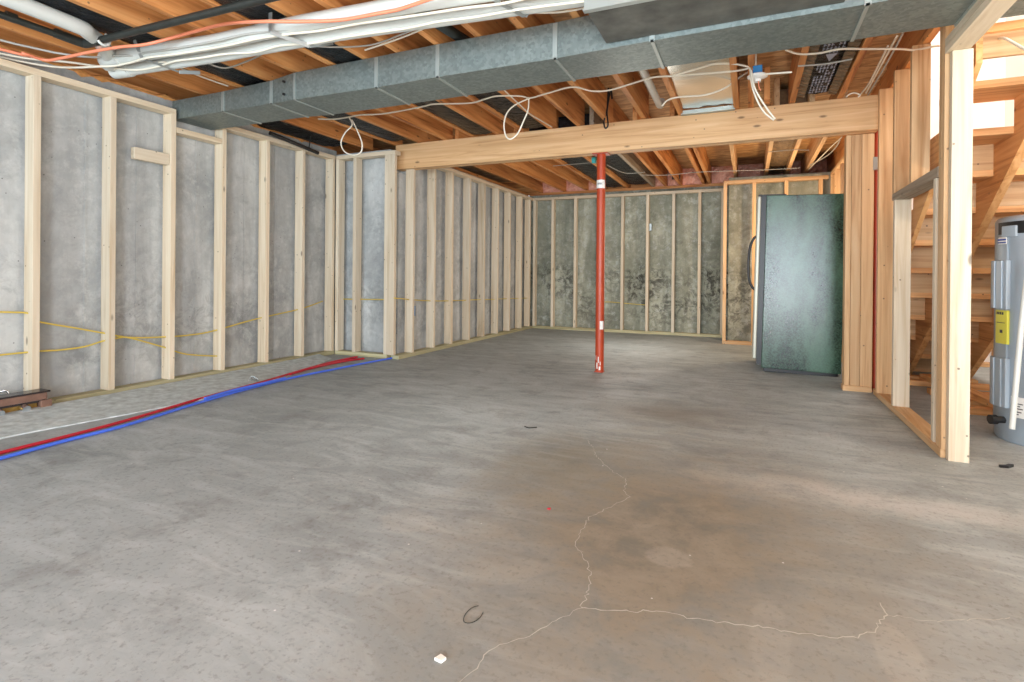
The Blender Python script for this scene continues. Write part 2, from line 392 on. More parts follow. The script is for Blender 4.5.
# subfloor with the stairwell opening
m = MB(); m.box(-4.15, 0.92, -3.2, 8.1, JT, JT+.02); m.box(0.92, 2.3, -3.2, 2.3, JT, JT+.02); m.box(0.92, 2.3, 6.5, 8.1, JT, JT+.02)
struct(m.build('ceiling', 'osb'), 'underside of the strand board subfloor between the joists')
m = MB(); m.box(0.84, 0.92, 2.3, 6.5, JT+.021, 4.6); m.box(0.95, 2.15, 6.42, 6.5, 0, 4.6); m.box(0.92, 2.15, 2.2, 2.3, JT+.021, 4.6); m.box(0.84, 2.3, 2.2, 6.5, 4.6, 4.65)
struct(m.build('wall_stairwell', 'drywall'), 'bright white drywall of the stairwell above')

# rough mortar strip along the foot of the near left wall
poly = [(-3.80, -0.4), (-3.40, -0.4), (-3.34, 0.9), (-3.292, 1.41), (-3.25, 1.72), (-3.215, 1.95), (-3.165, 2.37), (-3.24, 2.9), (-3.40, 3.5), (-3.62, 4.05), (-3.80, 4.2)]
m = MB(); n = len(poly); vs = []; fs = []
rows = 40; 
def edge(y):
    P = poly[1:-1]
    for (xa, ya), (xb, yb) in zip(P, P[1:]):
        if ya <= y <= yb: return xa+(xb-xa)*(y-ya)/(yb-ya)
    return -3.8
K = 7
for i in range(rows+1):
    y = -0.4 + 4.44*i/rows; xe = edge(y) + random.uniform(-.008, .008)
    for k in range(K+1):
        u = k/K; x = -3.803+(xe+3.803)*u
        z = (0.008 if k == 0 else 0.032*(1-u)**1.2+0.007)+random.uniform(-.0015, .0015)
        vs.append((x, y, z))
    vs.append((xe+.003, y, 0.0))
W = K+2
for i in range(rows):
    for k in range(W-1): fs.append((i*W+k, i*W+k+1, (i+1)*W+k+1, (i+1)*W+k))
m.add(vs, fs); cu = m.build('trim_6', 'curb', None); struct(cu, 'strip of rough grey mortar along the foot of the near left wall')

# ------------------------------------------------------------------ stud walls
def stud_part(wall, x0, x1, y0, y1, z0, z1, mat='stud_z', name='stud', label=None):
    o = B(x0, x1, y0, y1, z0, z1).build(name, mat, wall, bevel=0.002)
    if label: o['label'] = label
    return o
def plate(wall, x0, x1, y0, y1, z0, z1, mat, name):
    return B(x0, x1, y0, y1, z0, z1).build(name, mat, wall, bevel=0.002)

# near left wall
w = thing('stud_wall', 'pale two-by-four stud wall against the left concrete wall nearest the camera', 'stud wall', (XN, 2.0, 0))
yr = [0.58, 0.99, 1.40, 1.812, 2.225, 2.629, 3.042, 3.468, 3.877]
for i, y in enumerate(yr):
    stud_part(w, XN-SD, XN, y-ST, y, ST, HT-ST)
stud_part(w, XN-SD, XN, 4.272-ST, 4.272, ST, HT-ST)
plate(w, XN-SD, XN, -0.3, 4.28, 0, ST, 'plate_green', 'bottom_plate')
plate(w, XN-SD, XN, -0.3, 2.629, HT-ST, HT, 'stud_y', 'top_plate')
plate(w, XN-SD, XN, 3.042-ST, 4.28, HT-ST, HT, 'stud_y', 'top_plate')
o = plate(w, XN-SD, XN, 2.632, 3.042-ST-.002, 1.82, 1.82+ST, 'stud_y', 'lowered_plate'); o['label'] = 'short lowered plate under the duct end'
o = plate(w, XN-.050, XN-.012, 2.345, 2.588, 1.575, 1.655, 'stud_y', 'blocking'); o['label'] = 'short block of two-by-four nailed between studs'
# jog wall
w = thing('stud_wall', 'short pale stud wall turning the corner where the left wall steps out', 'stud wall', (-3.4, YJ, 0))
for x0, x1 in ((-3.80, -3.762), (-3.585, -3.547), (-3.208, -3.170)):
    stud_part(w, x0, x1, YJ, YJ+SD, ST, HT-ST)
plate(w, -3.80, -3.17, YJ+.002, YJ+SD, 0, ST, 'plate_green_x', 'bottom_plate')
plate(w, -3.80, -3.088, YJ, YJ+SD, HT-ST, HT, 'stud_x', 'top_plate')
# far left wall
w = thing('stud_wall', 'long pale stud wall beyond the beam along the far left concrete', 'stud wall', (XF, 6.0, 0))
stud_part(w, -3.168, -3.088, YJ-.006, YJ+.032, ST, HT-ST-.001)
for y in (4.538, 4.929, 5.30, 5.713, 6.098, 6.497, 6.889, 7.304):
    stud_part(w, XF-SD, XF, y-ST, y, ST, HT-ST)
stud_part(w, XF-SD, XF, 7.60, 7.60+ST, ST, HT-ST)
plate(w, XF-SD, XF, YJ, YB-.002, 0, ST, 'plate_green', 'bottom_plate')
plate(w, XF-SD, XF, YJ+SD+.075+.13, YB+SD, HT-ST, HT, 'stud_y', 'top_plate')
# back wall
w = thing('stud_wall', 'pale stud wall in front of the dark stained concrete at the far end', 'stud wall', (-1.6, YB, 0))
for x in (XF, -2.737, -2.384, -2.035, -1.686, -1.334, -0.981, -0.641, -0.352):
    stud_part(w, x, x+ST, YB, YB+SD, ST, HT-ST)
plate(w, XF, -0.313, YB, YB+SD, 0, ST, 'plate_green_x', 'bottom_plate')
plate(w, XF, -0.313, YB, YB+SD, HT-ST, HT, 'stud_x', 'top_plate')
# framed bump-out behind the freezer
YP = 7.03
w = thing('stud_wall', 'stud wall standing forward of the far end, partly hidden by the black freezer', 'stud wall', (0.2, YP, 0))
for x in (-0.295, 0.025, 0.365, 0.715):
    stud_part(w, x, x+ST, YP, YP+SD, ST, HT-.02-ST, 'warm_z')
plate(w, -0.295, 0.81, YP, YP+SD, 0, ST, 'warm_x', 'bottom_plate')
plate(w, -0.295, 0.81, YP, YP+SD, HT-.02-ST, HT-.02, 'warm_x', 'top_plate')

# stair partition
w = thing('stud_wall', 'open stud partition between the room and the stairs, with its tall end post', 'stud wall', (XR, 3.8, 0))
plate(w, XR-.02, XR+SD-.024, 3.034, 4.50, 0, ST, 'warm_y', 'bottom_plate')
stud_part(w, XR-.003, XR+.072, 2.990, 3.028, 0, 1.822, 'stud_z', 'end_post', 'pale end post standing straight on the floor')
stud_part(w, XR-.018, .885, 3.034, 3.072, ST, 1.99, 'warm_z')
stud_part(w, XR-.018, .885, 3.074, 3.112, ST, 1.99, 'warm_z')
stud_part(w, .802, .885, 3.150, 3.188, ST, 1.285, 'stud_z', 'jack_stud')
stud_part(w, .800, .884, 3.93, 3.968, ST, 1.284, 'stud_z', 'jack_stud')
stud_part(w, .788, .872, 4.32, 4.358, ST, JB-.003, 'warm_z')
stud_part(w, .800, .884, 3.96, 3.998, 1.326, JB-.003, 'warm_z', 'cripple_stud')
stud_part(w, .800, .884, 3.575, 3.613, 1.330, JB-.003, 'warm_z', 'cripple_stud')
m = MB().hexa([(.80, 3.115, 1.286), (.884, 3.115, 1.286), (.884, 4.0, 1.285), (.80, 4.0, 1.285)], [(.80, 3.115, 1.334), (.884, 3.115, 1.334), (.884, 4.0, 1.325), (.80, 4.0, 1.325)])
o = m.build('sloping_sill', 'gray_y', w, 0.002); o['label'] = 'greyed two-by-four laid flat across the jack studs'
o = plate(w, XR-.02, XR+SD-.025, 1.2, 3.03, 1.824, 1.857, 'stud_y', 'top_plate'); plate(w, XR-.02, XR+SD-.025, 1.2, 3.03, 1.859, 1.892, 'stud_y', 'top_plate')
stud_part(w, XR, XR+SD, 1.24, 1.278, 0, 1.822, 'stud_z', 'end_post')
# corner stack of studs under the beam end
w = thing('corner_post', 'built-up corner post of three warm studs under the right end of the beam', 'post', (0.71, 4.57, 0))
plate(w, 0.622, .80, 4.53, 4.53+SD, 0, ST, 'warm_x', 'bottom_plate')
for a, b in ((0.630, 0.664), (0.666, 0.726), (0.728, 0.802)):
    stud_part(w, a, b, 4.545, 4.545+SD, ST, 1.834, 'warm_z')
# partition carrying on behind the corner post
w = thing('stud_wall', 'warm stud partition running back behind the black freezer to the far wall', 'stud wall', (0.86, 6.0, 0))
plate(w, XR, XR+SD, 4.68, 7.0, 0, ST, 'warm_y', 'bottom_plate'); plate(w, XR, XR+SD, 4.68, 7.0, HT-ST, HT, 'warm_y', 'top_plate')
for y in (4.70, 5.06, 5.46, 5.86, 6.26, 6.62, 6.94):
    stud_part(w, XR, XR+SD, y, y+ST, ST, HT-ST, 'warm_z')

# ------------------------------------------------------------------ beam and posts
BY0, BY1, BZ0, BZ1 = 4.44, 4.554, 1.837, 2.076
w = thing('support_beam', 'long laminated timber beam crossing the room on the red post', 'beam', (-1.1, 4.5, BZ0))
B(-3.20, 0.812, BY0, BY0+.0375, BZ0, BZ1).build('front_ply', 'warm_x', w, 0.004)
B(-3.20, 0.812, BY0+.038, BY0+.0755, BZ0+.003, BZ1).build('middle_ply', 'warm_x', w)
B(-3.20, 0.812, BY0+.076, BY1, BZ0, BZ1).build('rear_ply', 'warm_x', w, 0.004)

def steel_post(cx, cy, ztop, label):
    w = thing('steel_post', label, 'post', (cx, cy, 0))
    MB().lathe([(0.036, 0.006), (0.036, ztop-.008)], cx, cy, 28).build('tube', 'red_paint', w)
    B(cx-.036, cx+.036, cy-.036, cy+.036, 0, .006).build('base_plate', 'red_paint', w)
    B(cx-.065, cx+.065, cy-.055, cy+.055, ztop-.008, ztop-.001).build('cap_plate', 'red_paint', w)
    return w
w = steel_post(-1.152, 4.497, BZ0, 'red painted steel post holding up the middle of the beam')
lb = MB().arc(-1.152, 4.497, .0363, .0371, math.radians(200), math.radians(345), 1.543, 1.613).build('label', 'label', w); lb['label'] = 'white paper label wrapped round the post'
m = MB()
for k, a in enumerate((232, 241, 250, 262, 271, 280, 292)):
    m.arc(-1.152, 4.497, .0371, .0374, math.radians(a), math.radians(a+5+(k % 2)*2), 1.570+(k % 2)*.004, 1.588, 2)
m.build('print', 'ink', lb)
MB().arc(-1.152, 4.497, .0362, .0368, math.radians(285), math.radians(338), .36, .43, 4).build('paint_chip', 'label', w)
m = MB()
for a, z, da, dz in ((240, .03, 18, .05), (262, .08, 12, .05), (275, .02, 22, .03), (225, .10, 9, .04), (290, .06, 8, .03)):
    m.arc(-1.152, 4.497, .0362, .0366, math.radians(a), math.radians(a+da), z, z+dz, 3)
m.build('paint_chip', 'label', w)
w = steel_post(0.838, 4.615, BZ0+.235, 'red steel post squeezed between the corner studs at the beam end')
bk = B(.795, .825, 4.540, 4.566, 1.575, 1.665).build('bracket', 'strap', w); bk['label'] = 'small pale metal bracket'

# ------------------------------------------------------------------ joists
def joist(x0, y0, y1, label, mat='joist_y', wd=ST):
    o = B(x0, x0+wd, y0, y1, JB, JT-.001).build('floor_joist', mat, None, 0.002)
    tag(o, label, 'joist'); return o
FX = [-3.60, -3.235, -2.945, -2.66, -2.365, -2.11, -1.87, -1.61, -1.355, -1.105, -0.81, -0.525, -0.12, -0.02, 0.255, 0.555]
for i, x in enumerate(FX):
    x_ = x
    joist(x_, -2.95, 4.555, 'pine floor joist on the near side of the beam, %s from the left wall' % ORD[i], 'joist_y')
BX = [-2.98, -2.60, -2.25, -1.985, -1.645, -1.275, -1.11, -0.905, -0.605, -0.525, -0.19, 0.16, 0.395, 0.60]
for i, x in enumerate(BX):
    mat = 'gray_y' if i == 5 else ('joist_y' if i < 10 else 'warm_y')
    lab = 'grey weathered floor joist beyond the beam, just right of the red post' if i == 5 else 'pine floor joist on the far side of the beam, %s from the left wall' % ORD[i]
    joist(x, 4.557, 8.018, lab, mat)
# joists framing the stair opening
o = B(0.895, 0.933, 4.42, 8.018, JB, JT-.001).build('floor_joist', 'joist_y', None, .002); tag(o, 'joist along the top of the stair partition beyond the beam', 'joist')
o = B(0.845, 0.883, -2.95, 4.41, JB, JT-.001).build('floor_joist', 'joist_y', None, .002); tag(o, 'joist above the stair partition and its end post, near the beam', 'joist')
# blocking piece
o = B(0.085, 0.123, 4.28, 4.40, JB, JT-.002).build('joist_block', 'joist_z', None, .002); tag(o, 'short upright block of pine beside the ceiling lampholder', 'block')

# insulation batts with film between joists
def batt(x0, x1, y0, y1, z, mat, name, label, cat, bulge=0.02, nx=8, ny=60, group=None):
    m = MB(); vs = []; fs = []
    for j in range(ny+1):
        for i in range(nx+1):
            u = i/nx; y = y0+(y1-y0)*j/ny
            zz = z - bulge*math.sin(u*PI)*(0.7+0.3*math.sin(y*5.0)) + random.uniform(-.004, .004)
            vs.append((x0+(x1-x0)*u, y, zz))
    W = nx+1
    for j in range(ny):
        for i in range(nx): fs.append((j*W+i, j*W+i+1, (j+1)*W+i+1, (j+1)*W+i))
    top = len(vs); vs += [(x0, y0, z+.12), (x1, y0, z+.12), (x1, y1, z+.12), (x0, y1, z+.12)]
    fs.append((top, top+1, top+2, top+3))
    fs.append(tuple([top+3] + [j*W for j in range(ny, -1, -1)] + [top])[:]); fs.append(tuple([top+1] + [j*W+nx for j in range(ny+1)] + [top+2]))
    fs.append(tuple([top] + list(range(0, W)) + [top+1])); fs.append(tuple([top+2] + [ny*W+i for i in range(nx, -1, -1)] + [top+3]))
    m.add(vs, fs, False); o = m.build(name, mat); tag(o, label, cat, group); return o
batt(-3.195, -2.947, -0.5, 4.30, JB+.012, 'film', 'insulation_batt', 'black-faced batt crossing above the gas pipe and the left end of the drain pipes', 'insulation')
batt(-3.935, -3.605, 2.98, 4.25, JB+.012, 'film', 'insulation_batt', 'short black-faced batt tight against the left wall beyond the duct', 'insulation')
batt(-2.325, -2.112, -0.5, 4.40, JB+.012, 'film', 'insulation_batt', 'black-faced batt passing over the elbow of the grey duct', 'insulation')
batt(-1.83, -1.612, 3.02, 4.40, JB+.02, 'film', 'insulation_batt', 'short black-faced batt behind the hanging white cable loop', 'insulation')
batt(-1.945, -1.647, 4.70, 7.80, JB+.03, 'film', 'insulation_batt', 'black-faced batt beyond the beam, left of the red post', 'insulation')
batt(-1.605, -1.277, 4.70, 7.80, JB+.05, 'film', 'insulation_batt', 'black-faced batt beyond the beam, behind the top of the red post', 'insulation')
w = batt(0.295, 0.545, 2.9, 4.40, JB+.05, 'film_print', 'insulation_batt', 'black film batt printed in white above the right half of the beam', 'insulation')
# white printing on the film and the kraft flanges
m = MB(); yy = 3.0
while yy < 4.3:
    big = 3.55 < yy < 3.68
    if big:
        m.add([(0.39, yy, JB+.010), (0.45, yy, JB+.010), (0.42, yy+.12, JB+.010)], [(0, 1, 2)]); yy += 0.16
    else:
        for k in range(6):
            xx = 0.365+0.019*k
            if random.random() < .85: m.box(xx, xx+random.uniform(.004, .010), yy, yy+.036, JB+.009, JB+.011)
            if random.random() < .5: m.box(xx, xx+.014, yy+.014, yy+.020, JB+.009, JB+.011)
        yy += 0.052
m.build('print', 'film_ink', w)
for (xa, xb) in ((0.297, 0.345), (0.490, 0.543)):
    m = MB()
    for k in range(20):
        y0 = 2.95+k*.072; m.hexa([(xa, y0, JB+.02), (xb, y0, JB+.005), (xb, y0+.07, JB+.012), (xa, y0+.07, JB+.026)], [(xa, y0, JB+.026), (xb, y0, JB+.012), (xb, y0+.07, JB+.02), (xa, y0+.07, JB+.032)])
    m.build('kraft_flange', 'kraft', w)
batt(0.20, 0.393, 4.70, 7.75, JB+.07, 'kraft', 'insulation_batt', 'brown paper-faced batt beyond the beam above the freezer', 'insulation')
# pink batts in the rim bays
rim = [(-2.94, -2.605), (-2.56, -2.255), (-2.21, -1.99), (-1.24, -1.115), (-1.07, -0.91), (-0.865, -0.61), (-0.485, -0.195), (-0.15, 0.155), (0.20, 0.39), (0.435, 0.595), (0.64, 0.89)]
rl = ['beside the left wall', 'second from the left wall', 'third from the left wall', 'just right of the grey joist', 'second right of the grey joist', 'left of the doubled joist', 'right of the doubled joist', 'above the left end of the freezer', 'above the middle of the freezer', 'above the right half of the freezer', 'in the corner by the stair partition']
for (a, b), s in zip(rim, rl):
    m = MB(); nx, nz = 8, 6; vs = []; fs = []
    for j in range(nz+1):
        for i in range(nx+1):
            vs.append((a+(b-a)*i/nx, 7.90-.05*math.sin(i/nx*PI)*math.sin(j/nz*PI)+random.uniform(-.014, .014), JB+.002+(JT-.006-JB)*j/nz))
    W = nx+1
    for j in range(nz):
        for i in range(nx): fs.append((j*W+i, j*W+i+1, (j+1)*W+i+1, (j+1)*W+i))
    t0 = len(vs); vs += [(a, 8.01, JB+.002), (b, 8.01, JB+.002), (b, 8.01, JT-.006), (a, 8.01, JT-.006)]
    fs += [(t0, t0+3, t0+2, t0+1), tuple([t0]+list(range(W))+[t0+1]), tuple([t0+3]+[nz*W+i for i in range(W)]+[t0+2]), tuple([t0]+[j*W for j in range(nz+1)]+[t0+3]), tuple([t0+1]+[j*W+nx for j in range(nz+1)]+[t0+2])]
    m.add(vs, fs); o = m.build('rim_insulation', 'pink'); tag(o, 'pink fibreglass batt in the far rim bay ' + s, 'insulation')

# bright sheet metal pan
w = thing('sheet_metal_pan', 'shiny sheet metal panning closing a joist bay above the beam', 'sheet metal', (-.3, 4, JB))
m = MB(); ny = 14
vs = []; fs = []
for j in range(ny+1):
    for i in range(7):
        vs.append((-.483+.36*i/6, 3.0+1.40*j/ny, JB+.03+random.uniform(-.004, .004)))
for j in range(ny):
    for i in range(6): fs.append((j*7+i, j*7+i+1, j*7+i+8, j*7+i+7))
m.add(vs, fs, True); m.build('pan', 'foil', w)
m = MB(); m.box(-.50, -.11, 4.405, 4.438, JB-.003, JB+.022); m.box(-.50, -.11, 4.395, 4.438, JB-.012, JB-.004); m.build('flange', 'duct_seam', w)

# ------------------------------------------------------------------ ducts
def section(y0, y1, z0, z1): return [(y0, z0), (y1, z0), (y1, z1), (y0, z1)]
def ring(x, s): return [(x, y, z) for y, z in s]
DW = thing('trunk_duct', 'long galvanised trunk duct running across the ceiling from the left wall', 'duct', (-1.0, 2.75, 1.9))
stations = [(-3.88, 2.650, 2.965, 1.925, 2.060), (-3.34, 2.640, 2.955, 1.922, 2.060), (-2.86, 2.615, 2.935, 1.912, 2.062), (-2.62, 2.575, 2.92, 1.897, 2.066),
            (-2.00, 2.585, 2.915, 1.895, 2.074), (-1.58, 2.575, 2.91, 1.895, 2.075), (-0.90, 2.578, 2.905, 1.895, 2.075), (-0.42, 2.552, 2.90, 1.895, 2.075), (0.42, 2.535, 2.893, 1.895, 2.075), (0.80, 2.525, 2.885, 1.895, 2.075), (1.30, 2.52, 2.88, 1.895, 2.075)]
for a, b in zip(stations, stations[1:]):
    MB().hexa(ring(a[0], section(*a[1:])), ring(b[0], section(*b[1:]))).build('duct_section', 'duct', DW)
for k, s in enumerate(stations[1:-1]):
    x, y0, y1, z0, z1 = s; e = .006; wd = .012 if k not in (2,) else .006
    m = MB(); m.box(x-wd, x+wd, y0-e, y0+.004, z0-e, z1-.004); m.box(x-wd*.6, x+wd*.6, y0-e, y1+.004, z0-e, z0+.002)
    m.build('drive_cleat', 'duct_seam', DW)
m = MB()
for z in (1.945, 2.025): m.tube([(-2.72, 2.588, z), (-2.72, 2.576, z)], .008, 10, False)
m.build('screw_head', 'black', DW)
PW = thing('duct_plenum', 'dark dusty flat duct box hung on the near side of the galvanised trunk duct', 'duct', (-.1, 2.35, 1.9))
MB().hexa([(-.635, 2.20, 1.916), (.34, 2.20, 1.916), (.34, 2.535, 1.916), (-.635, 2.55, 1.916)], [(-.635, 2.20, 2.074), (.34, 2.20, 2.074), (.34, 2.535, 2.074), (-.635, 2.55, 2.074)]).build('plenum_box', 'plenum', PW, .003)
m = MB(); m.box(-.64, .345, 2.190, 2.199, 1.914, 2.074); m.build('end_panel', 'duct_seam', PW)
m = MB(); m.box(-.645, .345, 2.186, 2.215, 1.910, 1.9155); m.build('edge_flange', 'duct_seam', PW)

# ------------------------------------------------------------------ drain pipes, gas pipe
w = thing('drain_pipe', 'thick white plastic drain pipe hung under the joists, the one nearer the camera', 'pipe', (-2, 2, 2))
MB().tube([(-3.40, 1.925, 2.028), (-2.6, 2.005, 2.028), (-2.0, 2.02, 2.028), (-1.3, 2.075, 2.03), (-0.55, 2.17, 2.03)], .040, 16, False).build('pipe', 'pvc', w)
MB().tube([(-3.05, 0.0, 2.034), (-3.075, 1.45, 2.034), (-3.13, 1.70, 2.034), (-3.30, 1.88, 2.03), (-3.40, 1.925, 2.028)], .037, 16).build('branch_pipe', 'pvc', w)
MB().tube([(-3.44, 1.97, 2.025), (-3.38, 1.925, 2.028), (-3.28, 1.93, 2.028)], .047, 16).build('elbow', 'pvc', w)
w = thing('drain_pipe', 'thinner white plastic drain pipe running beside the cable bundle, farther from the camera', 'pipe', (-2, 2.2, 2))
MB().tube([(-3.46, 2.03, 2.005), (-2.7, 2.10, 2.008), (-1.9, 2.145, 2.012), (-0.93, 2.265, 2.02), (-.6, 2.30, 2.02)], .036, 16, False).build('pipe', 'pvc', w)
MB().tube([(-3.485, 2.025, 2.005), (-3.36, 2.04, 2.006)], .043, 16, False).build('elbow', 'pvc', w)
w = thing('gas_pipe', 'black iron gas pipe with an elbow below the joists at upper left', 'pipe', (-3.2, 1.7, 2))
MB().tube([(-3.225, -0.3, 2.008), (-3.235, 1.66, 2.012)], .017, 12, False).build('pipe', 'iron', w)
MB().tube([(-3.22, 1.735, 2.015), (-1.4, 1.79, 2.03)], .018, 12, False).build('pipe', 'iron', w)
MB().tube([(-3.245, 1.60, 2.02), (-3.245, 1.71, 2.018), (-3.23, 1.735, 2.017), (-3.13, 1.738, 2.016)], .024, 12).build('elbow', 'iron', w)
MB().tube([(-3.243, 1.40, 2.02), (-3.243, 1.44, 2.02)], .023, 12, False).build('coupling', 'iron', w)
m = MB(); m.tube([(-3.09, 1.74+.03*math.cos(a), 2.018+.03*math.sin(a)) for a in [math.radians(x) for x in range(-150, 100, 25)]], .007, 8, True, 3)
o = m.build('pipe_clip', 'pvc', w); o['label'] = 'white plastic hook clip'

def strap(pts, wd, label, grp=None):
    m = MB(); P = [Vector(p) for p in pts]
    for a, b in zip(P, P[1:]):
        d = (b-a).normalized(); s = d.cross(Vector((0, 1, 0))).normalized() if abs(d.y) < .9 else Vector((1, 0, 0)); n = d.cross(s).normalized()*.0012
        s *= wd/2
        m.hexa([a-s-n, a+s-n, a+s+n, a-s+n], [b-s-n, b+s-n, b+s+n, b-s+n])
    o = m.build('pipe_strap', 'strap'); tag(o, label, 'strap'); return o
strap([(-3.10, 1.90, JB), (-3.08, 1.93, 1.985), (-3.02, 2.10, 1.962), (-2.95, 2.18, 1.975)], .022, 'grey hanger strap round the drain pipes near their left elbow')
strap([(-2.15, 1.955, JB), (-2.15, 1.955, 1.985), (-2.06, 2.12, 1.965), (-1.98, 2.20, 2.0), (-1.96, 2.22, JB)], .022, 'grey hanger strap round the drain pipes near the gas pipe end')
strap([(-1.03, 2.08, JB), (-1.01, 2.10, 1.985), (-.94, 2.27, 1.975), (-.9, 2.32, JB)], .024, 'grey hanger strap round the drain pipes nearest the dark duct box')
# loose pipes in the joist bays
o = MB().tube([(-.63, 2.95, 2.13), (-.632, 4.20, 2.10), (-.632, 4.26, 2.115), (-.63, 4.28, 2.16)], .026, 14, False).build('vent_pipe', 'pvc'); tag(o, 'short white pipe lying in a joist bay left of the sheet metal pan', 'pipe')
o = MB().tube([(-1.47, 1.2, 2.12), (-1.49, 2.2, 2.10), (-1.45, 2.9, 2.13)], .028, 12).build('flexible_pipe', 'iron'); tag(o, 'dark flexible pipe in a joist bay just above the trunk duct', 'pipe')
# long black rod hanging at the left wall
a = px(270, 133, 0, -3.70); b = px(318, 153, 0, -3.70)
o = MB().tube([a, b], .017, 10, False).build('hanging_pipe', 'black'); tag(o, 'slim black pipe hanging across the studs under the duct end', 'pipe')
a2 = px(309, 128, 0, -3.70); 
m = MB(); p1 = px(309, 148, 0, -3.70); p0 = px(313, 100, 0, -3.70)
m.tube([p1, px(311, 135, 0, -3.70), px(314, 120, 0, -3.70), (p0[0], p0[1], JB)], .006, 6); p1 = px(268, 131, 0, -3.7)
o = m.build('twine', 'iron'); tag(o, 'dark twisted cord hanging beside the slim black pipe', 'cord')

# ------------------------------------------------------------------ cables
def cable(name, pts, r, mat, label, cat='cable', grp=None):
    o = MB().tube(pts, r, 7).build(name, mat); tag(o, label, cat, grp); return o
# bundle riding on the drain pipes (from left to right)
def bundle(dy, dz, jy=.012, jz=.01, x0=-3.95, x1=-.6, n=16):
    out = []
    for i in range(n):
        x = x0+(x1-x0)*i/(n-1); y = 1.93+(x+3.4)*.088+dy
        out.append((x, y+random.uniform(-jy, jy), 2.03+dz+random.uniform(-jz, jz)))
    return out
cable('power_cable', [(-3.88, -.2, 1.995), (-3.87, 1.3, 2.0), (-3.80, 1.80, 2.01)] + bundle(-.022, -.046, .016, .004, x0=-3.4), .0065, 'cable_white', 'white power cable lying lowest in the bundle along the drain pipes')
cable('power_cable', [(-3.88, -.2, 2.01), (-3.86, 1.45, 2.012), (-3.6, 1.88, 2.02)] + bundle(.060, -.052, .016, .004, x0=-3.3), .0065, 'cable_white', 'white power cable tied between the two drain pipes')
cable('power_cable', [(-3.88, -.2, 2.02), (-3.6, 1.6, 2.02)] + bundle(-.046, -.026, .010, .006, x0=-3.2), .006, 'cable_gray', 'grey power cable on the near flank of the cable bundle')
ob = [(-3.90, 0.2, 1.99)] + [px(x, y, 2, 1.99) for x, y in ((0, 49), (22, 53), (45, 60), (62, 58), (90, 52), (120, 47), (148, 44))] + [px(x, y, 2, 2.05) for x, y in ((185, 34), (225, 24))] + [px(x, y, 2, 1.985) for x, y in ((262, 21.5), (300, 21.5), (340, 20), (380, 13), (400, 9), (430, -1), (455, -8))]
cable('water_tube', ob, .0085, 'pex_orange', 'orange plastic tube winding along the drain pipes', 'tube')
# hanging loop under the bundle
cable('power_cable', [px(x, y, 1, 2.12) for x, y in ((150, 58), (170, 62), (205, 50), (215, 53), (240, 55), (253, 45), (262, 32), (268, 28), (290, 20), (310, 18))], .0062, 'cable_white', 'white cable loop sagging below the drain pipes by the hanger strap')
cable('power_cable', [px(x, y, 2, z) for x, y, z in ((158, 62, 1.99), (170, 63, 2.0), (185, 70, 2.04), (205, 78, 2.06), (228, 86, 2.065))], .0045, 'cable_white', 'thin white cable running from the bundle to the left end of the duct')
cable('power_cable', [px(x, y, 2, 2.055) for x, y in ((205, 62), (225, 68), (250, 60), (285, 45), (330, 47), (370, 45), (400, 35), (425, 25), (460, 12), (520, 8))], .0048, 'cable_gray', 'grey cable stapled across the joists just above the trunk duct')
cable('power_cable', [px(x, y, 2, 2.06) for x, y in ((365, 50), (395, 40), (420, 30), (455, 14), (480, 6), (500, 6), (530, 12), (560, 12), (590, 7))], .005, 'cable_white', 'white cable sagging between joists left of the dark duct box')
# cable running along the near face of the joists behind the duct
cable('power_cable', [px(x, y, 2, 2.06) for x, y in ((318, 119), (335, 119), (349, 117), (360, 115), (380, 114), (400, 111), (425, 106), (435, 104), (470, 103), (485, 99), (497, 96), (520, 96), (530, 98), (545, 94), (572, 87), (592, 91), (610, 90), (640, 81), (655, 77), (675, 76), (700, 74), (735, 71), (750, 68))], .006, 'cable_white', 'long white cable draped below the joists from the left wall to the lampholder')
cable('power_cable', [px(x, y, 1, px(349, 117, 2, 2.06)[1]-.012) for x, y in ((349, 117), (352, 125), (345, 133), (341, 143), (345, 152), (354, 155), (361, 152), (362, 143), (357, 130), (352, 120))], .0055, 'cable_white', 'white cable loop hanging at the left end of the beam')
cable('power_cable', [px(x, y, 1, px(530, 98, 2, 2.06)[1]-.012) for x, y in ((530, 98), (515, 105), (507, 113), (504, 125), (506, 136), (511, 139), (518, 133), (524, 120), (528, 110), (529, 98))], .0055, 'cable_white', 'white cable loop hanging over the middle of the beam')
cable('power_cable', [px(x, y, 2, 2.066) for x, y in ((503, 89), (518, 103), (530, 114), (540, 120), (552, 127))], .005, 'cable_white', 'thin white cable slanting down behind the hanging loop')
cable('power_cable', [px(x, y, 1, 3.5) for x, y in ((672, 76), (700, 68), (715, 64), (735, 64), (749, 67))], .006, 'cable_white', 'white cable bowed across the top of the sheet metal pan')
cable('power_cable', [px(x, y, 1, 3.9) for x, y in ((662, 106), (668, 100), (680, 97), (705, 95), (725, 88), (740, 77), (750, 71))], .006, 'cable_white', 'white cable crossing the lower part of the sheet metal pan')
cable('power_cable', [px(x, y, 1, 3.5) for x, y in ((750, 68), (752, 85), (757, 100), (764, 112), (771, 118), (774, 120))], .0055, 'cable_white', 'white cable end dangling from the lampholder, the longer one')
cable('power_cable', [px(x, y, 1, 3.48) for x, y in ((751, 70), (754, 86), (760, 98), (768, 110), (775, 119))], .0055, 'cable_white', 'white cable end dangling from the lampholder, the shorter one')
cable('power_cable', [px(x, y, 1, 3.45) for x, y in ((765, 74), (780, 73), (792, 72))] , .006, 'cable_white', 'short white cable leading right from the lampholder to a joist')
cable('power_cable', [px(x, y, 2, 2.066) for x, y in ((798, 66), (825, 64), (852, 59))], .005, 'cable_gray', 'grey cable strung across the printed black film')
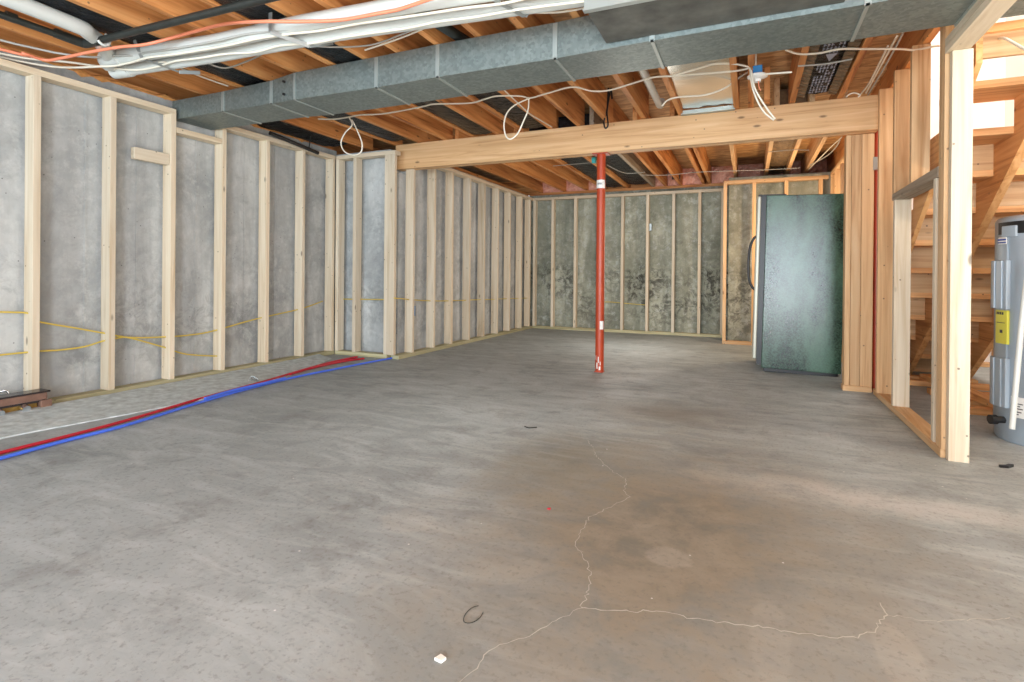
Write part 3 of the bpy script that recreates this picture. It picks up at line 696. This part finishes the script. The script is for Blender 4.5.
cable('power_cable', [px(x, y, 2, 2.05) for x, y in ((786, 50), (800, 54), (820, 53), (840, 49), (870, 49), (900, 49), (915, 50), (935, 46), (939, 46))], .006, 'cable_white', 'white cable running from the duct to the top of the end post')
cable('power_cable', [px(x, y, 0, 1.0) for x, y in ((974, 45), (980, 40), (992, 40), (1003, 38), (1012, 42), (1026, 50))], .006, 'cable_white', 'white cable arching over the top of the stairs')
for k, (pp, s) in enumerate(((((903, 33), (893, 52), (880, 75), (872, 88), (868, 95)), 'nearest the stair partition'), (((897, 36), (884, 60), (873, 80), (866, 93)), 'in the middle'), (((888, 46), (878, 66), (868, 85), (858, 97)), 'farthest from the partition'))):
    cable('power_cable', [px(x, y, 2, 2.09) for x, y in pp], .0055, ('cable_gray', 'cable_white', 'cable_white')[k], 'cable running along a joist to the right beam end, the one ' + s)
cable('power_cable', [px(x, y, 1, 4.36) for x, y in ((846, 97), (850, 94), (855, 93), (860, 95), (858, 97))], .005, 'cable_white', 'small coil of white cable resting on the right part of the beam')
cable('power_cable', [px(x, y, 2, 2.06) for x, y in ((842, 137), (832, 146), (820, 158), (812, 166), (808, 170))], .005, 'cable_white', 'white cable slanting down beyond the beam at its right end')
cable('power_cable', [px(x, y, 2, 2.06) for x, y in ((840, 140), (836, 147), (828, 155), (818, 161), (810, 165))], .005, 'cable_gray', 'grey cable tied beside the slanting white one beyond the beam')
# bridging wires across the far joists
for pp, s in ((((642, 175), (668, 175), (700, 172), (760, 170), (800, 168)), 'nearest the pink batts'), (((768, 152), (790, 150), (809, 150)), 'above the freezer'), (((553, 166), (575, 164), (600, 162)), 'left of the red post'), (((607, 165), (625, 173), (645, 172)), 'right of the red post')):
    cable('power_cable', [px(x, y, 2, 2.066) for x, y in pp], .004, 'cable_gray', 'thin pale cable under the far joists, ' + s)
# black cord hanging by the beam
cable('lanyard', [px(x, y, 1, 4.30) for x, y in ((609, 78), (608, 95), (607, 110), (604, 121), (605, 128), (608, 125), (607, 112), (609, 98), (611, 88), (612, 99))] , .0065, 'black', 'black cord hanging in a loop in front of the beam', 'cord')
# teal connector beside the post
p = px(594, 161, 1, 4.75); o = B(p[0]-.018, p[0]+.018, 4.73, 4.77, p[2]-.02, p[2]+.03).build('cable_box', plain('teal_plastic', srgb(40, 150, 150), .4), None, .004); tag(o, 'small teal plastic box under a joist beside the red post top', 'box')
p = px(676, 177, 1, 7.5); o = B(p[0]-.05, p[0]+.05, 7.47, 7.53, p[2]-.03, p[2]+.03).build('junction_box', 'black', None, .004); tag(o, 'small black junction box under the far joists', 'box')

# yellow cables through the studs
cable('power_cable', [(-3.85, 0.2, .60)] + [px(x, y, 0, -3.85) for x, y in ((0, 312), (40, 322), (75, 328), (103, 333), (130, 337.5), (163, 337), (190, 335), (213, 331), (256, 319), (300, 309))] + [(-3.85, 4.16, .535)], .0055, 'cable_yellow', 'yellow cable threaded through the near left studs, the one climbing right')
cable('power_cable', [(-3.85, 0.2, .33)] + [px(x, y, 0, -3.85) for x, y in ((0, 355), (60, 350), (85, 346.5), (103, 341), (118, 338), (130, 338), (163, 347), (185, 354), (213, 356))] + [(-3.85, 3.02, .15)], .0055, 'cable_yellow', 'yellow cable threaded through the near left studs, the one sinking low')
cable('power_cable', [(-3.78, 4.36, .55), (-3.5, 4.36, .555), (-3.16, 4.36, .56)], .0055, 'cable_yellow', 'short yellow cable across the studs of the corner wall')
cable('power_cable', [(-3.07, 4.31, .575)] + [px(x, y, 0, -3.07) for x, y in ((395, 298), (415, 300), (440, 301), (470, 300), (500, 299), (528, 298))], .0055, 'cable_yellow', 'yellow cable threaded through the far left studs beyond the beam')
cable('power_cable', [(-2.0, 7.78, .42), (-1.85, 7.78, .43), (-1.5, 7.78, .41), (-1.3, 7.78, .40)], .005, 'cable_yellow', 'short yellow cable between the back wall studs right of the red post')

# red and blue tubes on the floor
def floor_tube(pts, mat, label, z=.010, r=.0085):
    o = MB().tube([px(x, y, 2, z)[:2] + (z,) for x, y in pts], r, 8).build('water_tube', mat); tag(o, label, 'tube'); return o
far = (-60, 470)
floor_tube([(-60, 470), (0, 453), (64, 437), (128, 420), (206, 397), (262, 382), (300, 371), (340, 362), (364, 358.5)], 'pex_red', 'long red plastic tube on the floor along the left wall')
floor_tube([(-60, 476), (0, 458.5), (64, 441), (128, 424.5), (206, 400.5), (262, 385), (300, 376), (340, 368), (365, 363), (392, 358)], 'pex_blue', 'long blue plastic tube on the floor ending at the corner stud')
floor_tube([(205, 398.5), (230, 391), (256, 385), (285, 378)], 'pex_blue', 'short second blue tube lying across the red one', .030)
floor_tube([(290, 374), (312, 367.5), (335, 361.5), (357, 357)], 'pex_red', 'short second red tube lying beside the red one at its far end', .013, .011)

# ------------------------------------------------------------------ lampholder
p = px(757.5, 77, 2, 2.0); cx, cy = p[0], p[1]
w = thing('lampholder', 'white porcelain ceiling lampholder under a blue box above the beam', 'lamp', (cx, cy, 2.0))
MB().lathe([(.012, 1.985), (.030, 1.990), (.056, 1.998), (.058, 2.006), (.050, 2.012)], cx, cy, 24).build('fixture_base', 'porcelain', w)
MB().lathe([(.019, 1.970), (.021, 1.986)], cx, cy, 18).build('socket', 'porcelain', w)
B(cx-.026, cx+.026, cy-.026, cy+.026, 2.012, 2.062).build('box', 'blue', w, .004)
MB().tube([(cx-.01, cy, 2.06), (cx-.012, cy, 2.16), (cx-.015, cy-.02, 2.30)], .006, 6).build('feed_cable', 'cable_white', w)
MB().tube([(cx+.005, cy-.01, 1.975), (cx+.01, cy-.01, 1.93), (cx+.02, cy-.012, 1.915)], .003, 6).build('pull_chain', 'pex_orange', w)

# outlet boxes on the studs
def outlet(x, y, z, label, sx=.05, sy=.04, mat='blue'):
    w = thing('outlet_box', label, 'outlet box', (x, y, z))
    m = MB(); t = .004; m.box(x-sx/2, x+sx/2, y, y+.04, z-.05, z-.05+t); m.box(x-sx/2, x+sx/2, y, y+.04, z+.05-t, z+.05); m.box(x-sx/2, x-sx/2+t, y, y+.04, z-.05, z+.05); m.box(x+sx/2-t, x+sx/2, y, y+.04, z-.05, z+.05); m.box(x-sx/2, x+sx/2, y+.036, y+.04, z-.05, z+.05)
    m.build('shell', mat, w)
p = px(416.5, 311, 1, 4.58); outlet(-3.085, 4.56, p[2], 'blue outlet box on the far left studs, low beside the beam end')
p = px(512, 260, 1, 6.92); outlet(-3.085, 6.92, p[2], 'blue outlet box high on the far left studs near the back corner')
p = px(649.5, 227, 1, 7.73); outlet(p[0], 7.745, p[2], 'grey outlet box on a stud of the back wall', mat='strap')

# ------------------------------------------------------------------ freezer
FXa, FXb, FY0, FY1 = 0.098, 0.690, 5.115, 5.79
w = thing('upright_freezer', 'black textured upright freezer standing side-on with a pale door and curved handle', 'freezer', (0.4, 5.4, 0))
B(FXa, FXb, FY0, FY1, .03, 1.50).build('cabinet', 'freezer', w, .006)
B(FXa+.02, FXb-.02, FY0+.03, FY1-.03, .0, .03).build('base_grille', 'black', w)
o = B(.058, .098, FY0+.004, FY1-.012, .055, 1.495).build('door_gasket', 'black', w)
d = B(.026, .058, FY0, FY1, .10, 1.495).build('door', 'door_steel', w, .008); d['label'] = 'pale steel door'
B(.034, .25, FY0+.02, FY0+.09, 1.4965, 1.512).build('hinge_cover', 'black', w, .003)
o = MB().tube([(.034, FY0+.06, 1.16), (.005, FY0+.06, 1.13), (-.020, FY0+.06, 1.05), (-.028, FY0+.06, .92), (-.020, FY0+.06, .79), (.005, FY0+.06, .72), (.034, FY0+.06, .69)], .011, 10).build('handle', 'black', d); o['label'] = 'curved black handle'
w.rotation_euler = (0, math.radians(1.2), 0); w.location.z = 0.0

# ------------------------------------------------------------------ stairs
w = thing('staircase', 'open wooden basement staircase rising towards the camera behind the stud partition', 'staircase', (1.3, 4.4, 0))
Y0, RUN, RISE = 5.745, 0.247, 0.175
NT_ = 11
def stringer(x0, wd=ST):
    pts = [(Y0, 0.0)]
    for i in range(NT_):
        pts.append((Y0-RUN*i, RISE*(i+1)-.03)); pts.append((Y0-RUN*(i+1), RISE*(i+1)-.03))
    pts.append((Y0-RUN*NT_, RISE*(NT_)-.03-.13))
    pts.append((5.52, 0.0))
    m = MB()
    n = len(pts)
    a = [(x0, y, z) for y, z in pts]; b = [(x0+wd, y, z) for y, z in pts]
    m.add(a+b, [tuple(range(n-1, -1, -1)), tuple(range(n, 2*n))] + [(i, (i+1) % n, n+(i+1) % n, n+i) for i in range(n)])
    return m.build('stringer', 'tread_y', w)
stringer(0.911, .024); stringer(1.215); stringer(1.615)
for i in range(1, NT_+1):
    yb = Y0-RUN*(i-1); B(0.913, 1.70, yb-RUN-.0, yb+.025, RISE*i-.029, RISE*i+.008).build('tread', 'tread_x', w, .003)
for i in range(0, 9):
    yb = Y0-RUN*i; B(0.936, 1.698, yb+.001, yb+.018, RISE*i+(.0082 if i else 0), RISE*(i+1)-.0292).build('riser', 'warm_x', w)
o = B(0.936, 1.70, 3.05, 3.068, 1.79, 1.895).build('riser', 'warm_x', w)
w = thing('stud_wall', 'low warm stud wall seen under the stairs behind the water heater', 'stud wall', (1.5, 6.35, 0))
for k in range(8): stud_part(w, .98+.155*k, .98+.155*k+ST, 6.32, 6.32+SD, ST, 1.26, 'warm_z')
plate(w, .96, 2.14, 6.32, 6.32+SD, 0, ST, 'warm_x', 'bottom_plate'); plate(w, .96, 2.14, 6.32, 6.32+SD, 1.26, 1.26+ST, 'warm_x', 'top_plate')
# lumber under the stairs
boards = [(1.20, 2.05, 4.07, 4.16, 0, .038), (1.22, 2.0, 4.30, 4.39, 0, .038), (1.16, 2.0, 4.62, 4.71, 0, .038), (1.05, 1.62, 4.98, 5.07, 0, .038), (1.0, 1.60, 5.20, 5.29, 0, .038)]
bl = ['nearest the water heater', 'second from the water heater', 'in the middle', 'second from the stair foot', 'nearest the stair foot']
for b_, s in zip(boards, bl):
    o = B(*b_).build('lumber_board', 'tread_x', None, .002); tag(o, 'loose two-by-four on the floor under the stairs, ' + s, 'board')
o = MB().hexa([(1.35, 4.05, .039), (1.44, 4.05, .039), (1.30, 5.1, .039), (1.21, 5.1, .039)], [(1.35, 4.05, .077), (1.44, 4.05, .077), (1.30, 5.1, .077), (1.21, 5.1, .077)]).build('lumber_board', 'tread_y'); tag(o, 'loose two-by-four lying on top across the others under the stairs', 'board')
# header across the stair opening
o = B(0.935, 2.14, 2.30, 2.338, JB, JT-.002).build('floor_joist', 'joist_x'); tag(o, 'header joist across the near end of the stair opening', 'joist')
cable('water_tube', [(0.95, 2.98, 1.985), (1.1, 2.97, 1.99), (1.3, 2.96, 1.985), (1.7, 2.95, 1.99)], .014, 'pex_red', 'pinkish red tube passing over the head of the stairs', 'tube')

# ------------------------------------------------------------------ water heater
hx, hy, hr = 1.405, 3.55, .24
w = thing('water_heater', 'grey cylindrical water heater under the stairs behind the end post', 'water heater', (hx, hy, 0))
MB().lathe([(hr-.012, .0), (hr-.004, .012), (hr-.004, .05), (hr, .055), (hr, 1.10), (hr-.006, 1.118), (hr-.03, 1.128), (.10, 1.138), (.02, 1.14)], hx, hy, 56).build('tank', 'tank', w)
A = lambda d: math.radians(d)
view = math.degrees(math.atan2(-hy, -hx))      # direction from the tank to the room
def on(a0, a1, z0, z1, th, name, mat, parent=w, n=8):
    return MB().arc(hx, hy, hr-.002, hr+th, A(a0), A(a1), z0, z1, n).build(name, mat, parent, 0.004 if th > .01 else 0)
c1 = on(176, 204, .66, .905, .022, 'access_cover', 'tank_cover'); c1['label'] = 'upper ribbed access cover'
on(183, 188, .662, .903, .028, 'cover_rib', 'tank_cover', c1); on(194, 199, .662, .903, .028, 'cover_rib', 'tank_cover', c1)
c2 = on(176, 204, .17, .415, .022, 'access_cover', 'tank_cover'); c2['label'] = 'lower ribbed access cover'
on(183, 188, .172, .413, .028, 'cover_rib', 'tank_cover', c2); on(194, 199, .172, .413, .028, 'cover_rib', 'tank_cover', c2)
on(181, 201, .905, 1.02, .010, 'conduit_cover', 'tank')
on(181, 201, .415, .66, .010, 'conduit_cover', 'tank')
y = on(184, 203, .485, .655, .013, 'energy_label', 'yellow_label'); y['label'] = 'yellow energy label'
m = MB()
for a in (187, 190, 193, 196): m.arc(hx, hy, hr+.013, hr+.0138, A(a), A(a+2.2), .632, .645, 2)
m.arc(hx, hy, hr+.013, hr+.0138, A(193), A(197), .54, .556, 2); m.arc(hx, hy, hr+.013, hr+.0138, A(187), A(200), .59, .593, 3); m.build('print', 'ink', y)
b_ = on(188, 201, .985, 1.02, .014, 'badge', 'label'); m = MB()
m.arc(hx, hy, hr+.014, hr+.0146, A(188), A(201), .990, .997, 3); m.arc(hx, hy, hr+.014, hr+.0146, A(188), A(201), 1.003, 1.012, 3); m.build('print', 'blue_ink', b_)
t_ = on(184, 222, 1.035, 1.095, .004, 'top_port', 'black'); on(194, 212, 1.02, 1.075, .014, 'port_plug', 'tank_cover', t_)
for a0, a1 in ((206, 224), (229, 250)):
    l_ = on(a0, a1, .135, .235, .002, 'rating_label', 'label'); l_['label'] = 'white printed label'
    m = MB()
    for z, f in ((.218, .3), (.20, .8), (.188, .6), (.176, .8), (.16, .7), (.148, .5)): m.arc(hx, hy, hr+.002, hr+.0026, A(a0+2), A(a0+2+(a1-a0-4)*f), z, z+.005, 4)
    m.build('print', 'ink', l_)
vx, vy = hx+hr*math.cos(A(196)), hy+hr*math.sin(A(196))
d = Vector((math.cos(A(196)), math.sin(A(196)), 0)); p0 = Vector((vx, vy, .105))
v_ = MB().tube([p0-d*.01, p0+d*.035], .017, 12, False).tube([p0+d*.035, p0+d*.062], .024, 12, False).build('drain_valve', 'black', w); v_['label'] = 'black drain valve'
q = Vector((math.cos(A(232)), math.sin(A(232)), 0))
pt = Vector((hx, hy, 0))
o = MB().tube([px(1012, 429, 1, 3.26), px(1015, 395, 1, 3.27), px(1021, 330, 1, 3.28), px(1029, 262, 1, 3.29)], .012, 10, False).build('discharge_pipe', 'pvc', w); o['label'] = 'cream discharge pipe down the front of the tank'
o = MB().tube([(1.32, 3.47, 1.13), (1.30, 3.47, 1.16), (1.277, 3.48, 1.24), (1.30, 3.46, 1.31), (1.36, 3.44, 1.345), (1.46, 3.42, 1.36)], .009, 8).build('inlet_tube', 'pex_orange', w); o['label'] = 'orange tube rising from the tank top'

# ------------------------------------------------------------------ small things on the floor
w = thing('cabinet_rail', 'brown lacquered rail assembly with metal clamps lying at the foot of the near left wall', 'rail', (-3.74, 1.4, 0))
B(-3.795, -3.70, 0.7, 1.80, .072, .112).build('upper_rail', 'rail_brown', w, .004)
B(-3.797, -3.698, 0.7, 1.815, .112, .122).build('cap_strip', 'rail_dark', w, .002)
B(-3.79, -3.715, 0.7, 1.76, .022, .060).build('lower_rail', 'brass', w, .004)
B(-3.793, -3.705, 0.7, 1.79, .060, .072).build('spacer', 'rail_dark', w)
for yv in (1.69, 1.575): MB().tube([(-3.70, yv, .048), (-3.672, yv, .040)], .020, 14, False).build('clamp', 'chrome', w)
B(-3.78, -3.69, 1.765, 1.82, .022, .070).build('end_bracket', 'rail_brown', w, .004)
MB().tube([(-3.75, 1.60, .122), (-3.75, 1.60, .145), (-3.74, 1.625, .150), (-3.735, 1.635, .135)], .005, 8).build('hook', 'chrome', w)
# wad on the floor strip
p = px(253, 381, 2, .02)
m = MB(); m.tube([(p[0]-.02, p[1]-.03, .02), (p[0]-.01, p[1], .055), (p[0]+.03, p[1]+.02, .03), (p[0], p[1]+.03, .02), (p[0]-.03, p[1]+.01, .045), (p[0]+.01, p[1]-.02, .03)], .006, 6)
o = m.build('wire_twist', 'strap'); tag(o, 'small twist of grey wire on the mortar strip by the blue tubes', 'wire')
p = px(440, 660, 2, 0); m = MB().prism([(p[0]-.010, p[1]-.006), (p[0]+.008, p[1]-.008), (p[0]+.012, p[1]+.005), (p[0]-.004, p[1]+.010)], 2, .0005, .006); o = m.build('paper_scrap', 'label'); tag(o, 'tiny white scrap on the floor near the bottom of the long crack', 'scrap')
p = px(473, 615, 2, 0); m = MB().tube([(p[0]+.028*math.cos(a)*(.6 if i < 5 else .75), p[1]+.035*math.sin(a), .002) for i, a in enumerate([A(x) for x in range(100, 420, 32)])], .0009, 6); o = m.build('wire_ring', 'iron'); tag(o, 'open ring of dark wire on the floor left of the crack', 'wire')
p = px(1008, 468, 2, 0); m = MB().prism([(p[0]-.03, p[1]-.012), (p[0], p[1]-.006), (p[0]+.03, p[1]+.03), (p[0]+.012, p[1]+.034), (p[0]-.006, p[1]+.010), (p[0]-.03, p[1]+.004)], 2, .0, .010); o = m.build('metal_clip', 'black'); tag(o, 'small black clip on the floor in front of the water heater', 'clip')
p = px(530, 427.5, 2, 0); m = MB().tube([(p[0]-.03, p[1], .003), (p[0], p[1]-.02, .004), (p[0]+.035, p[1]+.01, .003)], .003, 6); o = m.build('twig', 'iron'); tag(o, 'dark sliver lying on the floor above the top of the crack', 'debris')
p = px(549, 509, 2, 0); m = MB().prism([(p[0]-.005, p[1]-.005), (p[0]+.006, p[1]-.004), (p[0]+.004, p[1]+.006)], 2, .0, .004); o = m.build('red_bit', 'pex_red'); tag(o, 'tiny red bit of plastic on the brown floor stain', 'debris')

# ------------------------------------------------------------------ lights
def area(name, loc, rot, sx, sy, power, col):
    l = bpy.data.lights.new(name, 'AREA'); l.shape = 'RECTANGLE'; l.size = sx; l.size_y = sy; l.energy = power; l.color = col
    o = bpy.data.objects.new(name, l); COL.objects.link(o); o.location = loc; o.rotation_euler = rot; return o
def bulb(name, loc, power, col, r=.06):
    l = bpy.data.lights.new(name, 'POINT'); l.energy = power; l.color = col; l.shadow_soft_size = r
    o = bpy.data.objects.new(name, l); COL.objects.link(o); o.location = loc; return o
WARM = (1.0, .80, .58)
area('door_daylight', (.85, -2.95, 1.0), (PI/2, 0, math.radians(6)), 1.25, 1.9, 150, (.80, .90, 1.0))
area('window_daylight', (-2.3, -2.95, 1.22), (PI/2, 0, math.radians(-4)), 2.1, 1.2, 120, (.72, .88, 1.0))
area('side_daylight', (2.1, -.9, 1.2), (PI/2, 0, math.radians(78)), 1.8, 1.3, 70, (.80, .90, 1.0))
area('upward_fill', (0.0, -0.9, .25), (math.radians(155), 0, 0), 2.4, 1.2, 62, (.98, .97, .95))  # unseen fill added to brighten the joists from below, no real source
bulb('ceiling_bulb_stairs', (1.10, 2.14, 1.72), 2.5, (1.0, .88, .72), .05)
bulb('bulb_under_stairs', (1.80, 2.6, 1.55), 16, WARM, .07)
bulb('ceiling_bulb_far', (0.42, 6.35, 1.35), 22, (1.0, .72, .44), .06)
bulb('soft_fill', (-1.5, 2.6, .9), 9, (1.0, .95, .88), .4)  # added soft fill low in the room, no lamp stands here
bulb('soft_fill_far', (-1.2, 6.1, .9), 24, (1.0, .93, .84), .4)  # second added fill without a fixture, lifts the far joists and pink batts
area('stairwell_light', (1.5, 4.2, 4.5), (0, 0, 0), .6, 1.4, 60, (1.0, .94, .88))
wd = bpy.data.worlds.new('world'); SC.world = wd; wd.use_nodes = True
bg = wd.node_tree.nodes['Background']; bg.inputs['Color'].default_value = (.80, .90, 1.0, 1); bg.inputs['Strength'].default_value = 1.0

SC.view_settings.view_transform = 'Standard'; SC.view_settings.look = 'None'; SC.view_settings.gamma = 1.0
SC.view_settings.use_curve_mapping = False
SC.view_settings.exposure = 0.5
